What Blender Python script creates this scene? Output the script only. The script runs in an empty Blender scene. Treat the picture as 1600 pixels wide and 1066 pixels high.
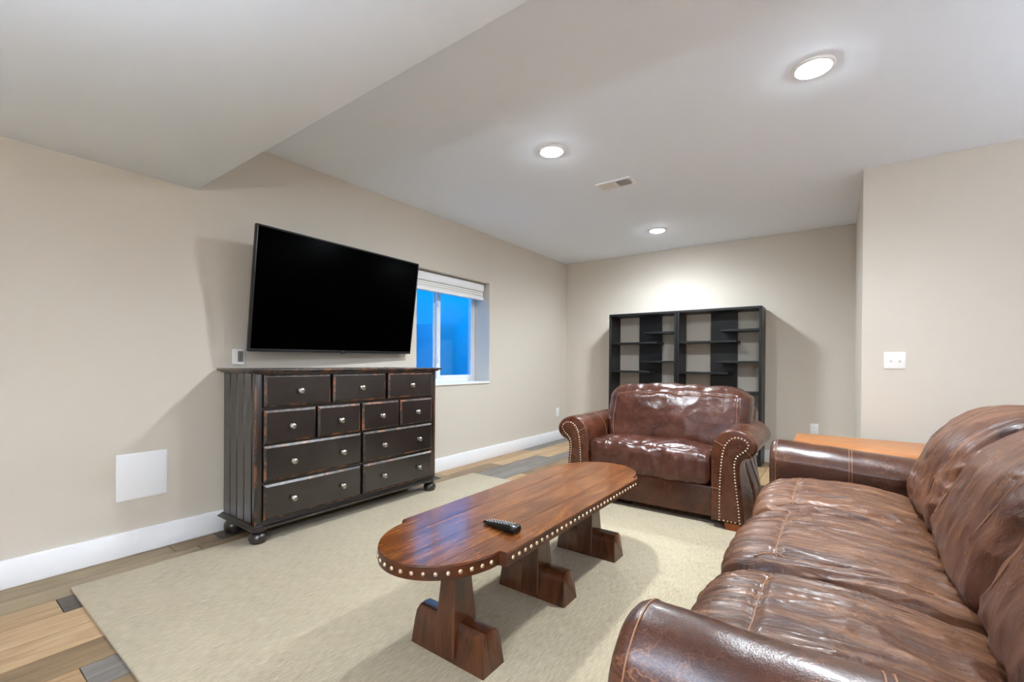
import bpy, bmesh, math, random
from mathutils import Vector, Matrix, noise
sc = bpy.context.scene
COL = sc.collection
PI = math.pi
random.seed(7)

# ------------------------------------------------------------------ camera
F_PX, YAW, PITCH, ROLL, CY = 696.0, 0.6293, -0.0044, 0.0073, 569.9
CAM_H = 1.06
def cam_axes():
    r = Vector((math.cos(YAW), math.sin(YAW), 0)); f = Vector((-math.sin(YAW), math.cos(YAW), 0)); u = Vector((0, 0, 1))
    f2 = f * math.cos(PITCH) + u * math.sin(PITCH); u2 = u * math.cos(PITCH) - f * math.sin(PITCH)
    r3 = r * math.cos(ROLL) + u2 * math.sin(ROLL); u3 = u2 * math.cos(ROLL) - r * math.sin(ROLL)
    return r3, u3, f2
r_, u_, f_ = cam_axes()
cd = bpy.data.cameras.new('camera'); cam = bpy.data.objects.new('camera', cd); COL.objects.link(cam)
m = Matrix(((r_.x, u_.x, -f_.x, 0), (r_.y, u_.y, -f_.y, 0), (r_.z, u_.z, -f_.z, CAM_H), (0, 0, 0, 1)))
cam.matrix_world = m
cd.sensor_width = 36; cd.sensor_fit = 'HORIZONTAL'
cd.lens = F_PX / 1600 * 36
cd.shift_y = (CY - 533) / 1600
cd.clip_start = 0.05
sc.camera = cam

# ------------------------------------------------------------------ world (daylight, strongly blue against the lamps)
w = bpy.data.worlds.new('world'); sc.world = w; w.use_nodes = True
bg = w.node_tree.nodes['Background']
bg.inputs['Color'].default_value = (0.0, 0.40, 1.0, 1); bg.inputs['Strength'].default_value = .36

# ------------------------------------------------------------------ exposure
sc.view_settings.view_transform = 'Standard'; sc.view_settings.look = 'None'
sc.view_settings.exposure = 3.52; sc.view_settings.gamma = 1.0
sc.view_settings.use_curve_mapping = False
FILL_SHADE = 1.25; FILL_UPLIGHT = 20.0  # glow of the added fill lamps and of the added uplights
LAMP, SPOT = 30.0, 15.0     # glow of every recessed lamp's lens, power of its downward beam
sc.cycles.diffuse_bounces = 6; sc.cycles.max_bounces = 8; sc.cycles.adaptive_threshold = .04

# ------------------------------------------------------------------ room dimensions
XL, YB, XR, YF = -3.094, 5.543, 0.146, 4.047       # left wall, back wall, return wall, wall beside the alcove
ZC, ZS, YS = 2.457, 2.079, 1.043                   # ceiling, soffit underside, soffit edge
XE, YN = 2.60, -2.60                               # far right wall, wall behind the camera
YS0 = -0.75                                        # other edge of the soffit
BB = 0.132                                         # baseboard height
WY0, WY1, WZ0, WZ1 = 2.769, 3.822, 0.845, 1.930    # window opening
XW = -3.303                                        # plane of the window frame's face

# ================================================================== material helpers
def srgb(r, g, b):
    def c(v):
        v /= 255.0
        return v / 12.92 if v <= .04045 else ((v + .055) / 1.055) ** 2.4
    return (c(r), c(g), c(b), 1)

class NT:
    def __init__(s, name):
        s.m = bpy.data.materials.new(name); s.m.use_nodes = True
        s.t = s.m.node_tree; s.b = s.t.nodes['Principled BSDF']; s.out = s.t.nodes['Material Output']
    def n(s, typ, **kw):
        nd = s.t.nodes.new(typ)
        for k, v in kw.items():
            if k.startswith('i_'):
                nd.inputs[k[2:].replace('_', ' ')].default_value = v
            else: setattr(nd, k, v)
        return nd
    def l(s, a, b): s.t.links.new(a, b)
    def set(s, **kw):
        for k, v in kw.items(): s.b.inputs[k.replace('_', ' ')].default_value = v
    def coord(s, kind='Object', scale=(1, 1, 1), rot=(0, 0, 0), rand=0.0):
        if kind == 'World':
            src = s.n('ShaderNodeNewGeometry').outputs['Position']
        else:
            src = s.n('ShaderNodeTexCoord').outputs[kind]
        if rand:
            oi = s.n('ShaderNodeObjectInfo'); mu = s.n('ShaderNodeMath', operation='MULTIPLY'); mu.inputs[1].default_value = rand
            s.l(oi.outputs['Random'], mu.inputs[0])
            ad = s.n('ShaderNodeVectorMath', operation='ADD'); s.l(src, ad.inputs[0]); s.l(mu.outputs[0], ad.inputs[1]); src = ad.outputs[0]
        mp = s.n('ShaderNodeMapping'); mp.inputs['Scale'].default_value = scale; mp.inputs['Rotation'].default_value = rot
        s.l(src, mp.inputs['Vector']); return mp.outputs[0]
    def noise(s, vec, scale=5, detail=4, rough=.5, dist=0):
        nd = s.n('ShaderNodeTexNoise'); nd.inputs['Scale'].default_value = scale; nd.inputs['Detail'].default_value = detail
        nd.inputs['Roughness'].default_value = rough; nd.inputs['Distortion'].default_value = dist
        s.l(vec, nd.inputs['Vector']); return nd.outputs['Fac']
    def ramp(s, fac, stops):
        nd = s.n('ShaderNodeValToRGB'); e = nd.color_ramp.elements
        while len(e) < len(stops): e.new(.5)
        for k, (p, c) in enumerate(stops):
            e[k].position = p; e[k].color = c if isinstance(c, tuple) else (c, c, c, 1)
        s.l(fac, nd.inputs['Fac']); return nd.outputs['Color']
    def mix(s, fac, a, b, mode='MIX'):
        nd = s.n('ShaderNodeMix', data_type='RGBA', blend_type=mode)
        for k, v in (('Factor', fac), ('A', a), ('B', b)):
            i = [x for x in nd.inputs if x.name == k and (x.type == 'RGBA' or (k == 'Factor' and x.type == 'VALUE'))][0]
            if isinstance(v, (int, float, tuple)): i.default_value = v
            else: s.l(v, i)
        return [o for o in nd.outputs if o.type == 'RGBA'][0]
    def math(s, op, a, b=0.0, clamp=False):
        nd = s.n('ShaderNodeMath', operation=op, use_clamp=clamp)
        for k, v in ((0, a), (1, b)):
            if isinstance(v, (int, float)): nd.inputs[k].default_value = v
            else: s.l(v, nd.inputs[k])
        return nd.outputs[0]
    def bump(s, h, strength=.3, dist=.01, prev=None):
        nd = s.n('ShaderNodeBump'); nd.inputs['Strength'].default_value = strength; nd.inputs['Distance'].default_value = dist
        s.l(h, nd.inputs['Height'])
        if prev is not None: s.l(prev, nd.inputs['Normal'])
        return nd.outputs['Normal']
    def base(s, c): s.l(c, s.b.inputs['Base Color'])
    def rough(s, c): s.l(c, s.b.inputs['Roughness'])
    def normal(s, c): s.l(c, s.b.inputs['Normal'])

def plain(name, col, rough=.5, metal=0.0, **kw):
    t = NT(name); t.set(Base_Color=col, Roughness=rough, Metallic=metal, **kw); return t.m

def paint(name, col, rough=.75, bump=.06, scale=170):
    t = NT(name); t.set(Base_Color=col, Roughness=rough)
    v = t.coord('World'); t.normal(t.bump(t.noise(v, scale, 3, .6), bump, .003)); return t.m

def floor_wood(name, c0, c1, c2):
    t = NT(name)
    v = t.coord('World', (14, 1.1, 1), rand=37)
    g = t.noise(v, 2.2, 8, .62, 1.4)
    v2 = t.coord('World', (90, 3, 1), rand=11)
    f = t.noise(v2, 1.6, 5, .6)
    v3 = t.coord('World', (3.2, .9, 1), rand=23)
    k = t.noise(v3, 2.0, 3, .5, .8)
    col = t.ramp(g, [(.25, c0), (.5, c1), (.75, c2)])
    col = t.mix(t.math('MULTIPLY', f, .35), col, c0)
    col = t.mix(t.ramp(k, [(.42, 0.0), (.72, .5)]), col, c2)
    dk = t.n('ShaderNodeHueSaturation'); dk.inputs['Value'].default_value = .86; dk.inputs['Saturation'].default_value = 1.06; t.l(col, dk.inputs['Color'])
    t.base(dk.outputs[0]); t.set(Roughness=.42); t.normal(t.bump(f, .12, .002)); return t.m

def furniture_wood(name, c0, c1, c2, rough=.25, stretch=(10, 1, 10), coat=0.0, dent=0.0):
    t = NT(name)
    v = t.coord('Object', stretch, rand=13)
    g = t.noise(v, 3.0, 7, .6, 1.0)
    v2 = t.coord('Object', tuple(a * 7 for a in stretch), rand=5)
    f = t.noise(v2, 2.0, 4, .6)
    b = t.noise(t.coord('Object', (1, 1, 1), rand=9), 3.2, 4, .6, .6)
    col = t.ramp(g, [(.28, c0), (.5, c1), (.74, c2)])
    col = t.mix(t.math('MULTIPLY', f, .4), col, c0)
    col = t.mix(t.ramp(b, [(.45, 0.0), (.75, .6)]), col, c0)
    t.base(col); t.set(Roughness=rough, Coat_Weight=coat, Coat_Roughness=.12)
    nrm = t.bump(f, .05, .002)
    if dent: nrm = t.bump(t.noise(t.coord('Object', (1, .6, 1)), 11, 4, .6, .4), dent, .012, nrm)
    t.normal(nrm); return t.m

def leather(name, dark, mid, light, scratch, rough=(.26, .46), streak=(2, 22, 2), crack=.5, light_amt=.6, fold=.2, coat=0.0, line=1.0, spec=.5):
    t = NT(name)
    v = t.coord('Object', rand=17)
    big = t.noise(v, 3.4, 5, .6, .6)
    vs = t.coord('Object', streak, rand=7)
    st = t.noise(vs, 1.7, 6, .62, 1.2)
    col = t.ramp(big, [(.3, dark), (.62, mid)])
    col = t.mix(t.math('MULTIPLY', t.ramp(st, [(.44, 0.0), (.72, 1.0)]), light_amt), col, light)
    # pull-up scratches: thin wandering lines
    dn = t.n('ShaderNodeTexNoise'); dn.inputs['Scale'].default_value = 9; dn.inputs['Detail'].default_value = 4; t.l(v, dn.inputs['Vector'])
    vm = t.n('ShaderNodeVectorMath', operation='MULTIPLY_ADD'); t.l(dn.outputs['Color'], vm.inputs[0]); vm.inputs[1].default_value = (.16, .16, .16); t.l(v, vm.inputs[2])
    vo = t.n('ShaderNodeTexVoronoi', feature='DISTANCE_TO_EDGE'); vo.inputs['Scale'].default_value = 15; t.l(vm.outputs[0], vo.inputs['Vector'])
    vo2 = t.n('ShaderNodeTexVoronoi', feature='DISTANCE_TO_EDGE'); vo2.inputs['Scale'].default_value = 43; t.l(vm.outputs[0], vo2.inputs['Vector'])
    vo3 = t.n('ShaderNodeTexVoronoi', feature='DISTANCE_TO_EDGE'); vo3.inputs['Scale'].default_value = 105; t.l(vm.outputs[0], vo3.inputs['Vector'])
    l1 = t.ramp(vo.outputs['Distance'], [(.0, .9), (.016 * line, 0.0)]); l2 = t.ramp(vo2.outputs['Distance'], [(.0, .6), (.035 * line, 0.0)])
    l3 = t.ramp(vo3.outputs['Distance'], [(.0, .4), (.09 * line, 0.0)]); l2 = t.mix(1.0, l2, l3, 'ADD')
    fine = t.noise(t.coord('Object', tuple(a * 2.7 for a in streak), rand=29), 1.9, 5, .65, .8)
    col = t.mix(t.math('MULTIPLY', t.ramp(fine, [(.38, 1.0), (.56, 0.0)]), .45 * light_amt), col, dark)
    ln = t.mix(1.0, l1, l2, 'ADD')
    mask = t.ramp(t.noise(v, 4.5, 3, .5), [(.42, 0.0), (.62, 1.0)])
    ln = t.mix(1.0, ln, mask, 'MULTIPLY')
    col = t.mix(t.math('MULTIPLY', ln, crack, True), col, scratch)
    t.base(col)
    t.rough(t.ramp(t.noise(v, 5, 4, .6), [(.3, rough[0]), (.7, rough[1])]))
    gr = t.n('ShaderNodeTexVoronoi'); gr.inputs['Scale'].default_value = 330; t.l(v, gr.inputs['Vector'])
    nb = t.bump(gr.outputs['Distance'], .10, .0015)
    nb = t.bump(st, fold, .012, nb); nb = t.bump(fine, fold * .7, .005, nb)
    t.set(Coat_Weight=coat, Coat_Roughness=.16, Specular_IOR_Level=spec)
    nb = t.bump(t.noise(t.coord('Object', rand=3), 16, 4, .55, .7), fold * .5, .012, nb)
    t.normal(nb); return t.m

# ================================================================== mesh helpers
def link(o, parent=None):
    COL.objects.link(o)
    if parent is not None: o.parent = parent
    return o
def worldloc(o):
    v = Vector((0, 0, 0))
    while o is not None: v += o.location; o = o.parent
    return v
def mesh(name, verts, faces, mats, smooth=True, idx=None, angle=40):
    me = bpy.data.meshes.new(name); me.from_pydata([tuple(v) for v in verts], [], faces)
    for mt in (mats if isinstance(mats, (list, tuple)) else [mats]): me.materials.append(mt)
    if idx: me.polygons.foreach_set('material_index', idx)
    bm = bmesh.new(); bm.from_mesh(me); bmesh.ops.recalc_face_normals(bm, faces=bm.faces); bm.to_mesh(me); bm.free()
    me.polygons.foreach_set('use_smooth', [smooth] * len(me.polygons))
    if smooth and angle: me.set_sharp_from_angle(angle=math.radians(angle))
    me.update(); return me
def tag(o, label=None, cat=None, group=None, kind=None):
    if label: o['label'] = label
    if cat: o['category'] = cat
    if group: o['group'] = group
    if kind: o['kind'] = kind
    return o
def thing(name, label, cat, loc=(0, 0, 0), group=None):
    o = bpy.data.objects.new(name, None); o.empty_display_size = .1; o.location = loc
    return tag(link(o), label, cat, group)

class MB:
    """collects shapes given in world coordinates, builds ONE mesh object"""
    def __init__(s): s.v = []; s.f = []; s.i = []
    def add(s, vs, fs, mi=0):
        b = len(s.v); s.v += [Vector(v) for v in vs]; s.f += [tuple(b + k for k in f) for f in fs]
        s.i += ([mi] * len(fs) if isinstance(mi, int) else mi); return s
    def box(s, lo, hi, mi=0):
        (a, b, c), (d, e, f) = lo, hi
        return s.add([(a, b, c), (d, b, c), (d, e, c), (a, e, c), (a, b, f), (d, b, f), (d, e, f), (a, e, f)],
                     [(0, 3, 2, 1), (4, 5, 6, 7), (0, 1, 5, 4), (1, 2, 6, 5), (2, 3, 7, 6), (3, 0, 4, 7)], mi)
    def rbox(s, lo, hi, r=.004, seg=2, mi=0, bevel_mi=None, taper=None):
        bm = bmesh.new(); bmesh.ops.create_cube(bm, size=1)
        c = [(a + b) / 2 for a, b in zip(lo, hi)]; d = [b - a for a, b in zip(lo, hi)]
        for v in bm.verts: v.co = Vector((c[k] + v.co[k] * d[k] for k in range(3)))
        if taper:
            for v in bm.verts: v.co = taper(v.co)
        r = min(r, min(d) * .49)
        old = set(bm.faces)
        res = bmesh.ops.bevel(bm, geom=list(bm.edges), offset=r, segments=seg, profile=.5, affect='EDGES')
        new = set(res['faces'])
        bm.verts.index_update()
        vs = [v.co.copy() for v in bm.verts]; fs = [tuple(v.index for v in f.verts) for f in bm.faces]
        ii = [(bevel_mi if (bevel_mi is not None and f in new) else mi) for f in bm.faces]
        bm.free(); return s.add(vs, fs, ii)
    def loft(s, secs, closed=True, caps=True, mi=0):
        n = len(secs[0]); vs = [p for q in secs for p in q]; fs = []
        for a in range(len(secs) - 1):
            for k in range(n if closed else n - 1):
                k2 = (k + 1) % n; fs.append((a * n + k, a * n + k2, (a + 1) * n + k2, (a + 1) * n + k))
        if caps: fs.append(tuple(range(n))[::-1]); fs.append(tuple((len(secs) - 1) * n + k for k in range(n)))
        return s.add(vs, fs, mi)
    def lathe(s, prof, origin, axis='Z', n=20, mi=0):
        """prof: list of (radius, height)"""
        secs = []
        for r, h in prof:
            q = []
            for k in range(n):
                a = 2 * PI * k / n; c, d = r * math.cos(a), r * math.sin(a)
                p = {'Z': (c, d, h), 'X': (h, c, d), 'Y': (c, h, d)}[axis]
                q.append(Vector(origin) + Vector(p))
            secs.append(q)
        return s.loft(secs, True, True, mi)
    def tube(s, pts, r, n=6, mi=0, closed=False):
        pts = [Vector(p) for p in pts]; secs = []; N = len(pts); up = Vector((0, 0, 1))
        for k, p in enumerate(pts):
            a = pts[(k - 1) % N] if (closed or k > 0) else p; b = pts[(k + 1) % N] if (closed or k < N - 1) else p
            t = (b - a).normalized()
            x = t.cross(up if abs(t.z) < .95 else Vector((1, 0, 0))).normalized(); y = t.cross(x)
            secs.append([p + x * r * math.cos(2 * PI * j / n) + y * r * math.sin(2 * PI * j / n) for j in range(n)])
        if closed: secs.append(secs[0])
        return s.loft(secs, True, not closed, mi)
    def build(s, name, mats, parent=None, smooth=True, angle=40):
        off = worldloc(parent) if parent is not None else Vector((0, 0, 0))
        me = mesh(name, [v - off for v in s.v], s.f, mats, smooth, s.i, angle)
        return link(bpy.data.objects.new(name, me), parent)

def structure(o, label=None, cat=None):
    o['kind'] = 'structure'
    if label: o['label'] = label
    if cat: o['category'] = cat
    return o
def piece(name, me, parent, loc, rot=(0, 0, 0), scale=(1, 1, 1), mat=None):
    """a repeat that shares mesh data; loc in world coordinates"""
    o = bpy.data.objects.new(name, me); link(o, parent)
    o.location = Vector(loc) - (worldloc(parent) if parent is not None else Vector((0, 0, 0)))
    o.rotation_euler = rot; o.scale = scale
    if mat is not None:
        o.material_slots[0].link = 'OBJECT'; o.material_slots[0].material = mat
    return o
def spline(pts, n=8, closed=True):
    pts = [Vector(p) for p in pts]; N = len(pts); out = []
    for k in range(N if closed else N - 1):
        g = lambda j: pts[j % N] if closed else pts[max(0, min(N - 1, j))]
        p0, p1, p2, p3 = g(k - 1), g(k), g(k + 1), g(k + 2)
        for j in range(n):
            t = j / n
            out.append(.5 * ((2 * p1) + (p2 - p0) * t + (2 * p0 - 5 * p1 + 4 * p2 - p3) * t * t + (3 * p1 - p0 - 3 * p2 + p3) * t ** 3))
    if not closed: out.append(pts[-1])
    return out
def resample(pts, step, closed=False):
    pts = [Vector(p) for p in pts]
    if closed: pts = pts + [pts[0]]
    L = [0]
    for a, b in zip(pts, pts[1:]): L.append(L[-1] + (b - a).length)
    n = max(1, round(L[-1] / step)); out = []; j = 0
    for k in range(n + (0 if closed else 1)):
        d = L[-1] * k / n
        while j < len(L) - 2 and L[j + 1] < d: j += 1
        t = (d - L[j]) / max(1e-9, L[j + 1] - L[j]); out.append(pts[j].lerp(pts[j + 1], t))
    return out

def sstep(a, b, x):
    t = max(0.0, min(1.0, (x - a) / (b - a))); return t * t * (3 - 2 * t)
def N3(x, y, z=0.0): return noise.noise(Vector((x, y, z)))
def ridge(x, y, z=0.0):
    return 1 - abs(N3(x, y, z)) * 2

def cushion_mesh(name, h, r, n, fn, mats, idxfn=None):
    """rounded box of half-sizes h with edge radius r, n cells per axis, then fn(point, normal) -> point"""
    h = Vector(h); r3 = Vector(r) if hasattr(r, '__len__') else Vector((r, r, r))
    def ts(k):
        o = []
        for j in range(k + 1):
            s_ = -1 + 2 * j / k; o.append(.55 * s_ + .45 * math.sin(PI / 2 * s_))
        return o
    T = [ts(k) for k in n]; key = {}; vs = []; fs = []
    def vert(p):
        kk = tuple(round(c, 5) for c in p)
        if kk in key: return key[kk]
        q = Vector((p[i] * h[i] for i in range(3)))
        inner = Vector((max(-(h[i] - r3[i]), min(h[i] - r3[i], q[i])) for i in range(3)))
        d = Vector(((q[i] - inner[i]) / r3[i] for i in range(3)))
        L = d.length
        if L > 1e-9:
            d = d / L; pos = inner + Vector((d[i] * r3[i] for i in range(3)))
        else: pos = q
        nr = Vector((d[i] / r3[i] for i in range(3))).normalized() if L > 1e-9 else Vector((0, 0, 1))
        key[kk] = len(vs); vs.append(fn(pos, nr)); return key[kk]
    for ax in range(3):
        a, b = [(1, 2), (2, 0), (0, 1)][ax]
        for sgn in (-1, 1):
            g = []
            for i in range(n[a] + 1):
                row = []
                for j in range(n[b] + 1):
                    p = [0, 0, 0]; p[ax] = sgn; p[a] = T[a][i]; p[b] = T[b][j]; row.append(vert(p))
                g.append(row)
            for i in range(n[a]):
                for j in range(n[b]):
                    f = (g[i][j], g[i + 1][j], g[i + 1][j + 1], g[i][j + 1]); fs.append(f if sgn > 0 else f[::-1])
    return mesh(name, vs, fs, mats, True, None, None)

# ================================================================== materials
M = {}
M['wall'] = paint('wall_paint', srgb(203, 194, 181), .8)
M['ceiling'] = paint('ceiling_paint', srgb(236, 243, 252), .85, .08, 120)
M['white'] = plain('white_trim_paint', srgb(236, 236, 238), .45)
M['plastic'] = plain('white_plastic', srgb(232, 230, 226), .4)
M['greyplastic'] = plain('grey_plastic', srgb(92, 88, 84), .5)
M['vinyl'] = plain('white_vinyl_frame', srgb(226, 226, 228), .4)
M['dark'] = plain('dark_gap', srgb(18, 15, 13), .8)
M['subfloor'] = plain('floor_underlay', srgb(58, 48, 38), .8)
M['well'] = paint('window_well_wall', srgb(150, 195, 215), .8, .1, 40)
FW = [floor_wood('oak_light', srgb(150, 116, 82), srgb(196, 163, 125), srgb(216, 188, 152)),
      floor_wood('oak_tan', srgb(138, 108, 76), srgb(180, 147, 110), srgb(205, 174, 136)),
      floor_wood('oak_brown', srgb(96, 75, 54), srgb(138, 113, 84), srgb(168, 142, 110)),
      floor_wood('oak_grey', srgb(88, 82, 76), srgb(122, 115, 108), srgb(152, 145, 138)),
      floor_wood('oak_dark', srgb(52, 44, 38), srgb(80, 70, 61), srgb(106, 95, 84)),
      floor_wood('oak_olive', srgb(112, 93, 68), srgb(150, 129, 98), srgb(176, 156, 124))]
t = NT('window_glass'); t.t.nodes.remove(t.b)
tr = t.n('ShaderNodeBsdfTransparent'); tr.inputs['Color'].default_value = (.93, .97, 1, 1)
gl = t.n('ShaderNodeBsdfGlossy'); gl.inputs['Roughness'].default_value = .02
lw = t.n('ShaderNodeLayerWeight'); fr = t.n('ShaderNodeMath', operation='MULTIPLY_ADD'); pw = t.n('ShaderNodeMath', operation='POWER'); t.l(lw.outputs['Facing'], pw.inputs[0]); pw.inputs[1].default_value = 4; t.l(pw.outputs[0], fr.inputs[0]); fr.inputs[1].default_value = .3; fr.inputs[2].default_value = .008
mx = t.n('ShaderNodeMixShader'); t.l(fr.outputs[0], mx.inputs[0]); t.l(tr.outputs[0], mx.inputs[1]); t.l(gl.outputs[0], mx.inputs[2]); t.l(mx.outputs[0], t.out.inputs[0])
M['glass'] = t.m
t = NT('lamp_lens'); t.set(Base_Color=(.9, .9, .9, 1)); t.b.inputs['Emission Color'].default_value = (1, 1.11, 1.22, 1); t.b.inputs['Emission Strength'].default_value = LAMP
M['lens'] = t.m

# ================================================================== the room shell
TH = .32
b = MB()
b.box((XL - TH, YN - TH, -.1), (XL, WY0, ZC + .1)).box((XL - TH, WY1, -.1), (XL, YB + TH, ZC + .1))
b.box((XL - TH, WY0, -.1), (XL, WY1, WZ0)).box((XL - TH, WY0, WZ1), (XL, WY1, ZC + .1))
structure(b.build('wall_left', M['wall'], smooth=False), 'beige painted long left wall with the recessed window', 'wall')
b = MB().box((XL, YB, -.1), (XR + TH, YB + TH, ZC + .1))
structure(b.build('wall_back', M['wall'], smooth=False), 'beige far wall behind the black bookshelves', 'wall')
b = MB().box((XR, YF, -.1), (XR + TH, YB, ZC + .1)).box((XR + TH, YF, -.1), (XE + TH, YF + TH, ZC + .1))
structure(b.build('wall_right', M['wall'], smooth=False), 'beige wall jutting out on the right with the switch plate', 'wall')
b = MB().box((XE, YN - TH, -.1), (XE + TH, YF, ZC + .1))
structure(b.build('wall_far_right', M['wall'], smooth=False), 'beige wall behind the brown sofa', 'wall')
b = MB().box((XL, YN - TH, -.1), (XE, YN, ZC + .1))
structure(b.build('wall_front', M['wall'], smooth=False), 'beige wall behind the camera', 'wall')
b = MB().box((XL - TH, YN - TH, ZC), (XE + TH, YB + TH, ZC + .12))
structure(b.build('ceiling', M['ceiling'], smooth=False), 'flat white ceiling with round recessed lights', 'ceiling')
b = MB().rbox((XL - .05, YS0, ZS), (XE + .05, YS, ZC + .05), .006, 2)
structure(b.build('ceiling_soffit', M['ceiling']), 'white boxed ceiling drop crossing the room above the rug', 'ceiling soffit')

# floor: slab with one object per plank
b = MB().box((XL - .02, YN - .02, -.06), (XE + .02, YB + .02, -.004))
floor = structure(b.build('floor', M['subfloor'], smooth=False), 'wood plank floor in mixed tan, brown and grey boards', 'floor')
unit = MB().box((-.5, -.5, -1), (.5, .5, 0)).build('plank_mesh', M['subfloor']); plank_me = unit.data; bpy.data.objects.remove(unit)
joints = [XL - .005, -2.944]
while joints[-1] < XE: joints.append(joints[-1] + .17)
rows = {0: [(-2.6, 0.9, 5), (.9, 1.13, 2), (1.13, 1.6, 4), (1.6, 3.0, 5), (3.0, 4.48, 1), (4.48, 5.55, 3)],
        1: [(-2.6, -.4, 2), (-.4, 1.0, 5), (1.0, 2.2, 2), (2.2, 3.66, 2), (3.66, 4.9, 0), (4.9, 5.55, 1)],
        2: [(-2.6, -.9, 1), (-.9, .405, 1), (.405, 1.6, 4), (1.6, 3.05, 0), (3.05, 4.30, 3), (4.3, 5.55, 0)],
        3: [(-2.6, -1.4, 2), (-1.4, -.3, 0), (-.3, 1.1, 0), (1.1, 2.4, 2), (2.4, 3.75, 3), (3.75, 5.0, 3), (5.0, 5.55, 0)],
        4: [(-2.6, -.7, 5), (-.7, .8, 0), (.8, 2.2, 0), (2.2, 3.5, 1), (3.5, 4.7, 2), (4.7, 5.55, 4)],
        5: [(-2.6, -.5, 0), (-.5, 1.2, 2), (1.2, 2.6, 1), (2.6, 3.9, 0), (3.9, 5.55, 5)],
        6: [(-2.6, -.8, 2), (-.8, .363, 1), (.363, 1.6, 3), (1.6, 2.9, 0), (2.9, 4.1, 4), (4.1, 5.55, 1)],
        15: [(-2.6, -1., 2), (-1., .4, 1), (.4, 1.9, 0), (1.9, 3.3, 2), (3.3, 4.45, 4), (4.45, 5.3, 0), (5.3, 5.55, 3)],  # dark board behind the armchair has the chair's shadow in its colour
        16: [(-2.6, -.6, 0), (-.6, .8, 2), (.8, 2.2, 3), (2.2, 3.6, 0), (3.6, 4.75, 4), (4.75, 5.55, 0)]}  # armchair shadow put into the far dark board here too
rnd = random.Random(3)
for k in range(len(joints) - 1):
    x0, x1 = joints[k], min(joints[k + 1], XE + .005)
    if x1 - x0 < .01: continue
    if k in rows: segs = rows[k]
    else:
        segs = []; y = YN; nxt = YN + rnd.uniform(.5, 1.5)
        while y < YB:
            e = nxt if nxt < YB - .25 else YB + .007
            segs.append((y, e, rnd.choice([0, 0, 1, 1, 2, 2, 3, 4, 5]))); y = e; nxt = y + rnd.choice([1.2, 1.2, 1.45, 1.7])
    for y0, y1, c in segs:
        piece('plank', plank_me, floor, ((x0 + x1) / 2, (y0 + y1) / 2, rnd.uniform(-.0006, 0)), scale=(x1 - x0 - .0034, y1 - y0 - .0036, .01), mat=FW[c])

def baseboard(name, lo, hi, label):
    structure(MB().rbox(lo, hi, .004, 2).build(name, M['white']), label, 'baseboard')
T = .016
baseboard('baseboard_left', (XL - .004, YN, 0), (XL + T, YB, BB), 'white baseboard along the long left wall')
baseboard('baseboard_back', (XL + T, YB - T, 0), (XR, YB + .004, BB), 'white baseboard along the far wall')
baseboard('baseboard_return', (XR - T, YF - T, 0), (XR + .004, YB - T, BB), 'white baseboard on the short return wall')
baseboard('baseboard_right', (XR, YF - T, 0), (XE, YF + .004, BB), 'white baseboard under the switch plate wall')
baseboard('baseboard_far_right', (XE - T, YN, 0), (XE + .004, YF - T, BB), 'white baseboard behind the sofa')
baseboard('baseboard_front', (XL + T, YN - .004, 0), (XE - T, YN + T, BB), 'white baseboard behind the camera')

# ------------------------------------------------------------------ window in its recess
win = thing('window_1', 'white sliding window with two blue-lit panes, deep recess', 'window', (XW, (WY0 + WY1) / 2, WZ0)); win['kind'] = 'structure'
fx0, fx1 = XW - .08, XW
f = .04
b = MB()
b.rbox((fx0, WY0, WZ0), (fx1, WY1, WZ0 + .045), .004).rbox((fx0, WY0, WZ1 - f), (fx1, WY1, WZ1), .004)
b.rbox((fx0, WY0, WZ0 + .045), (fx1, WY0 + f, WZ1 - f), .004).rbox((fx0, WY1 - f * .7, WZ0 + .045), (fx1, WY1, WZ1 - f), .004)
b.build('frame', M['vinyl'], win)
ym = 3.265
# fixed sash (left, set back) and sliding sash (right)
sx = fx0 + .012
b = MB()
for lo, hi in (((sx, WY0 + f, WZ0 + .045), (sx + .026, WY0 + f + .03, WZ1 - f)), ((sx, ym - .035, WZ0 + .045), (sx + .026, ym - .005, WZ1 - f)),
               ((sx, WY0 + f + .03, WZ0 + .045), (sx + .026, ym - .035, WZ0 + .07)), ((sx, WY0 + f + .03, WZ1 - f - .025), (sx + .026, ym - .035, WZ1 - f))): b.rbox(lo, hi, .003)
s1 = b.build('sash', M['vinyl'], win)
MB().box((sx + .010, WY0 + f + .028, WZ0 + .068), (sx + .014, ym - .033, WZ1 - f - .023)).build('pane', M['glass'], s1, False)
sx2 = sx + .034
b = MB(); yr = WY1 - f * .7
for lo, hi in (((sx2, ym - .03, WZ0 + .045), (sx2 + .028, ym + .02, WZ1 - f)), ((sx2, yr - .024, WZ0 + .045), (sx2 + .028, yr, WZ1 - f)),
               ((sx2, ym + .02, WZ0 + .045), (sx2 + .028, yr - .024, WZ0 + .078)), ((sx2, ym + .02, WZ1 - f - .03), (sx2 + .028, yr - .024, WZ1 - f))): b.rbox(lo, hi, .003)
s2 = b.build('sash', M['vinyl'], win)
MB().box((sx2 + .011, ym + .018, WZ0 + .076), (sx2 + .015, yr - .022, WZ1 - f - .028)).build('pane', M['glass'], s2, False)
for z in (1.08, 1.66):
    MB().rbox((sx2 + .027, ym - .026, z - .035), (sx2 + .042, ym - .010, z + .035), .004).build('latch', M['vinyl'], s2)
MB().rbox((sx2 + .027, yr - .018, .97), (sx2 + .05, yr - .004, 1.05), .004).build('latch', M['vinyl'], s2)
b = MB().rbox((XW, WY0, WZ0 - .012), (XL + .012, WY1, WZ0 + .008), .004)
b.build('sill', M['white'], win)

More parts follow.
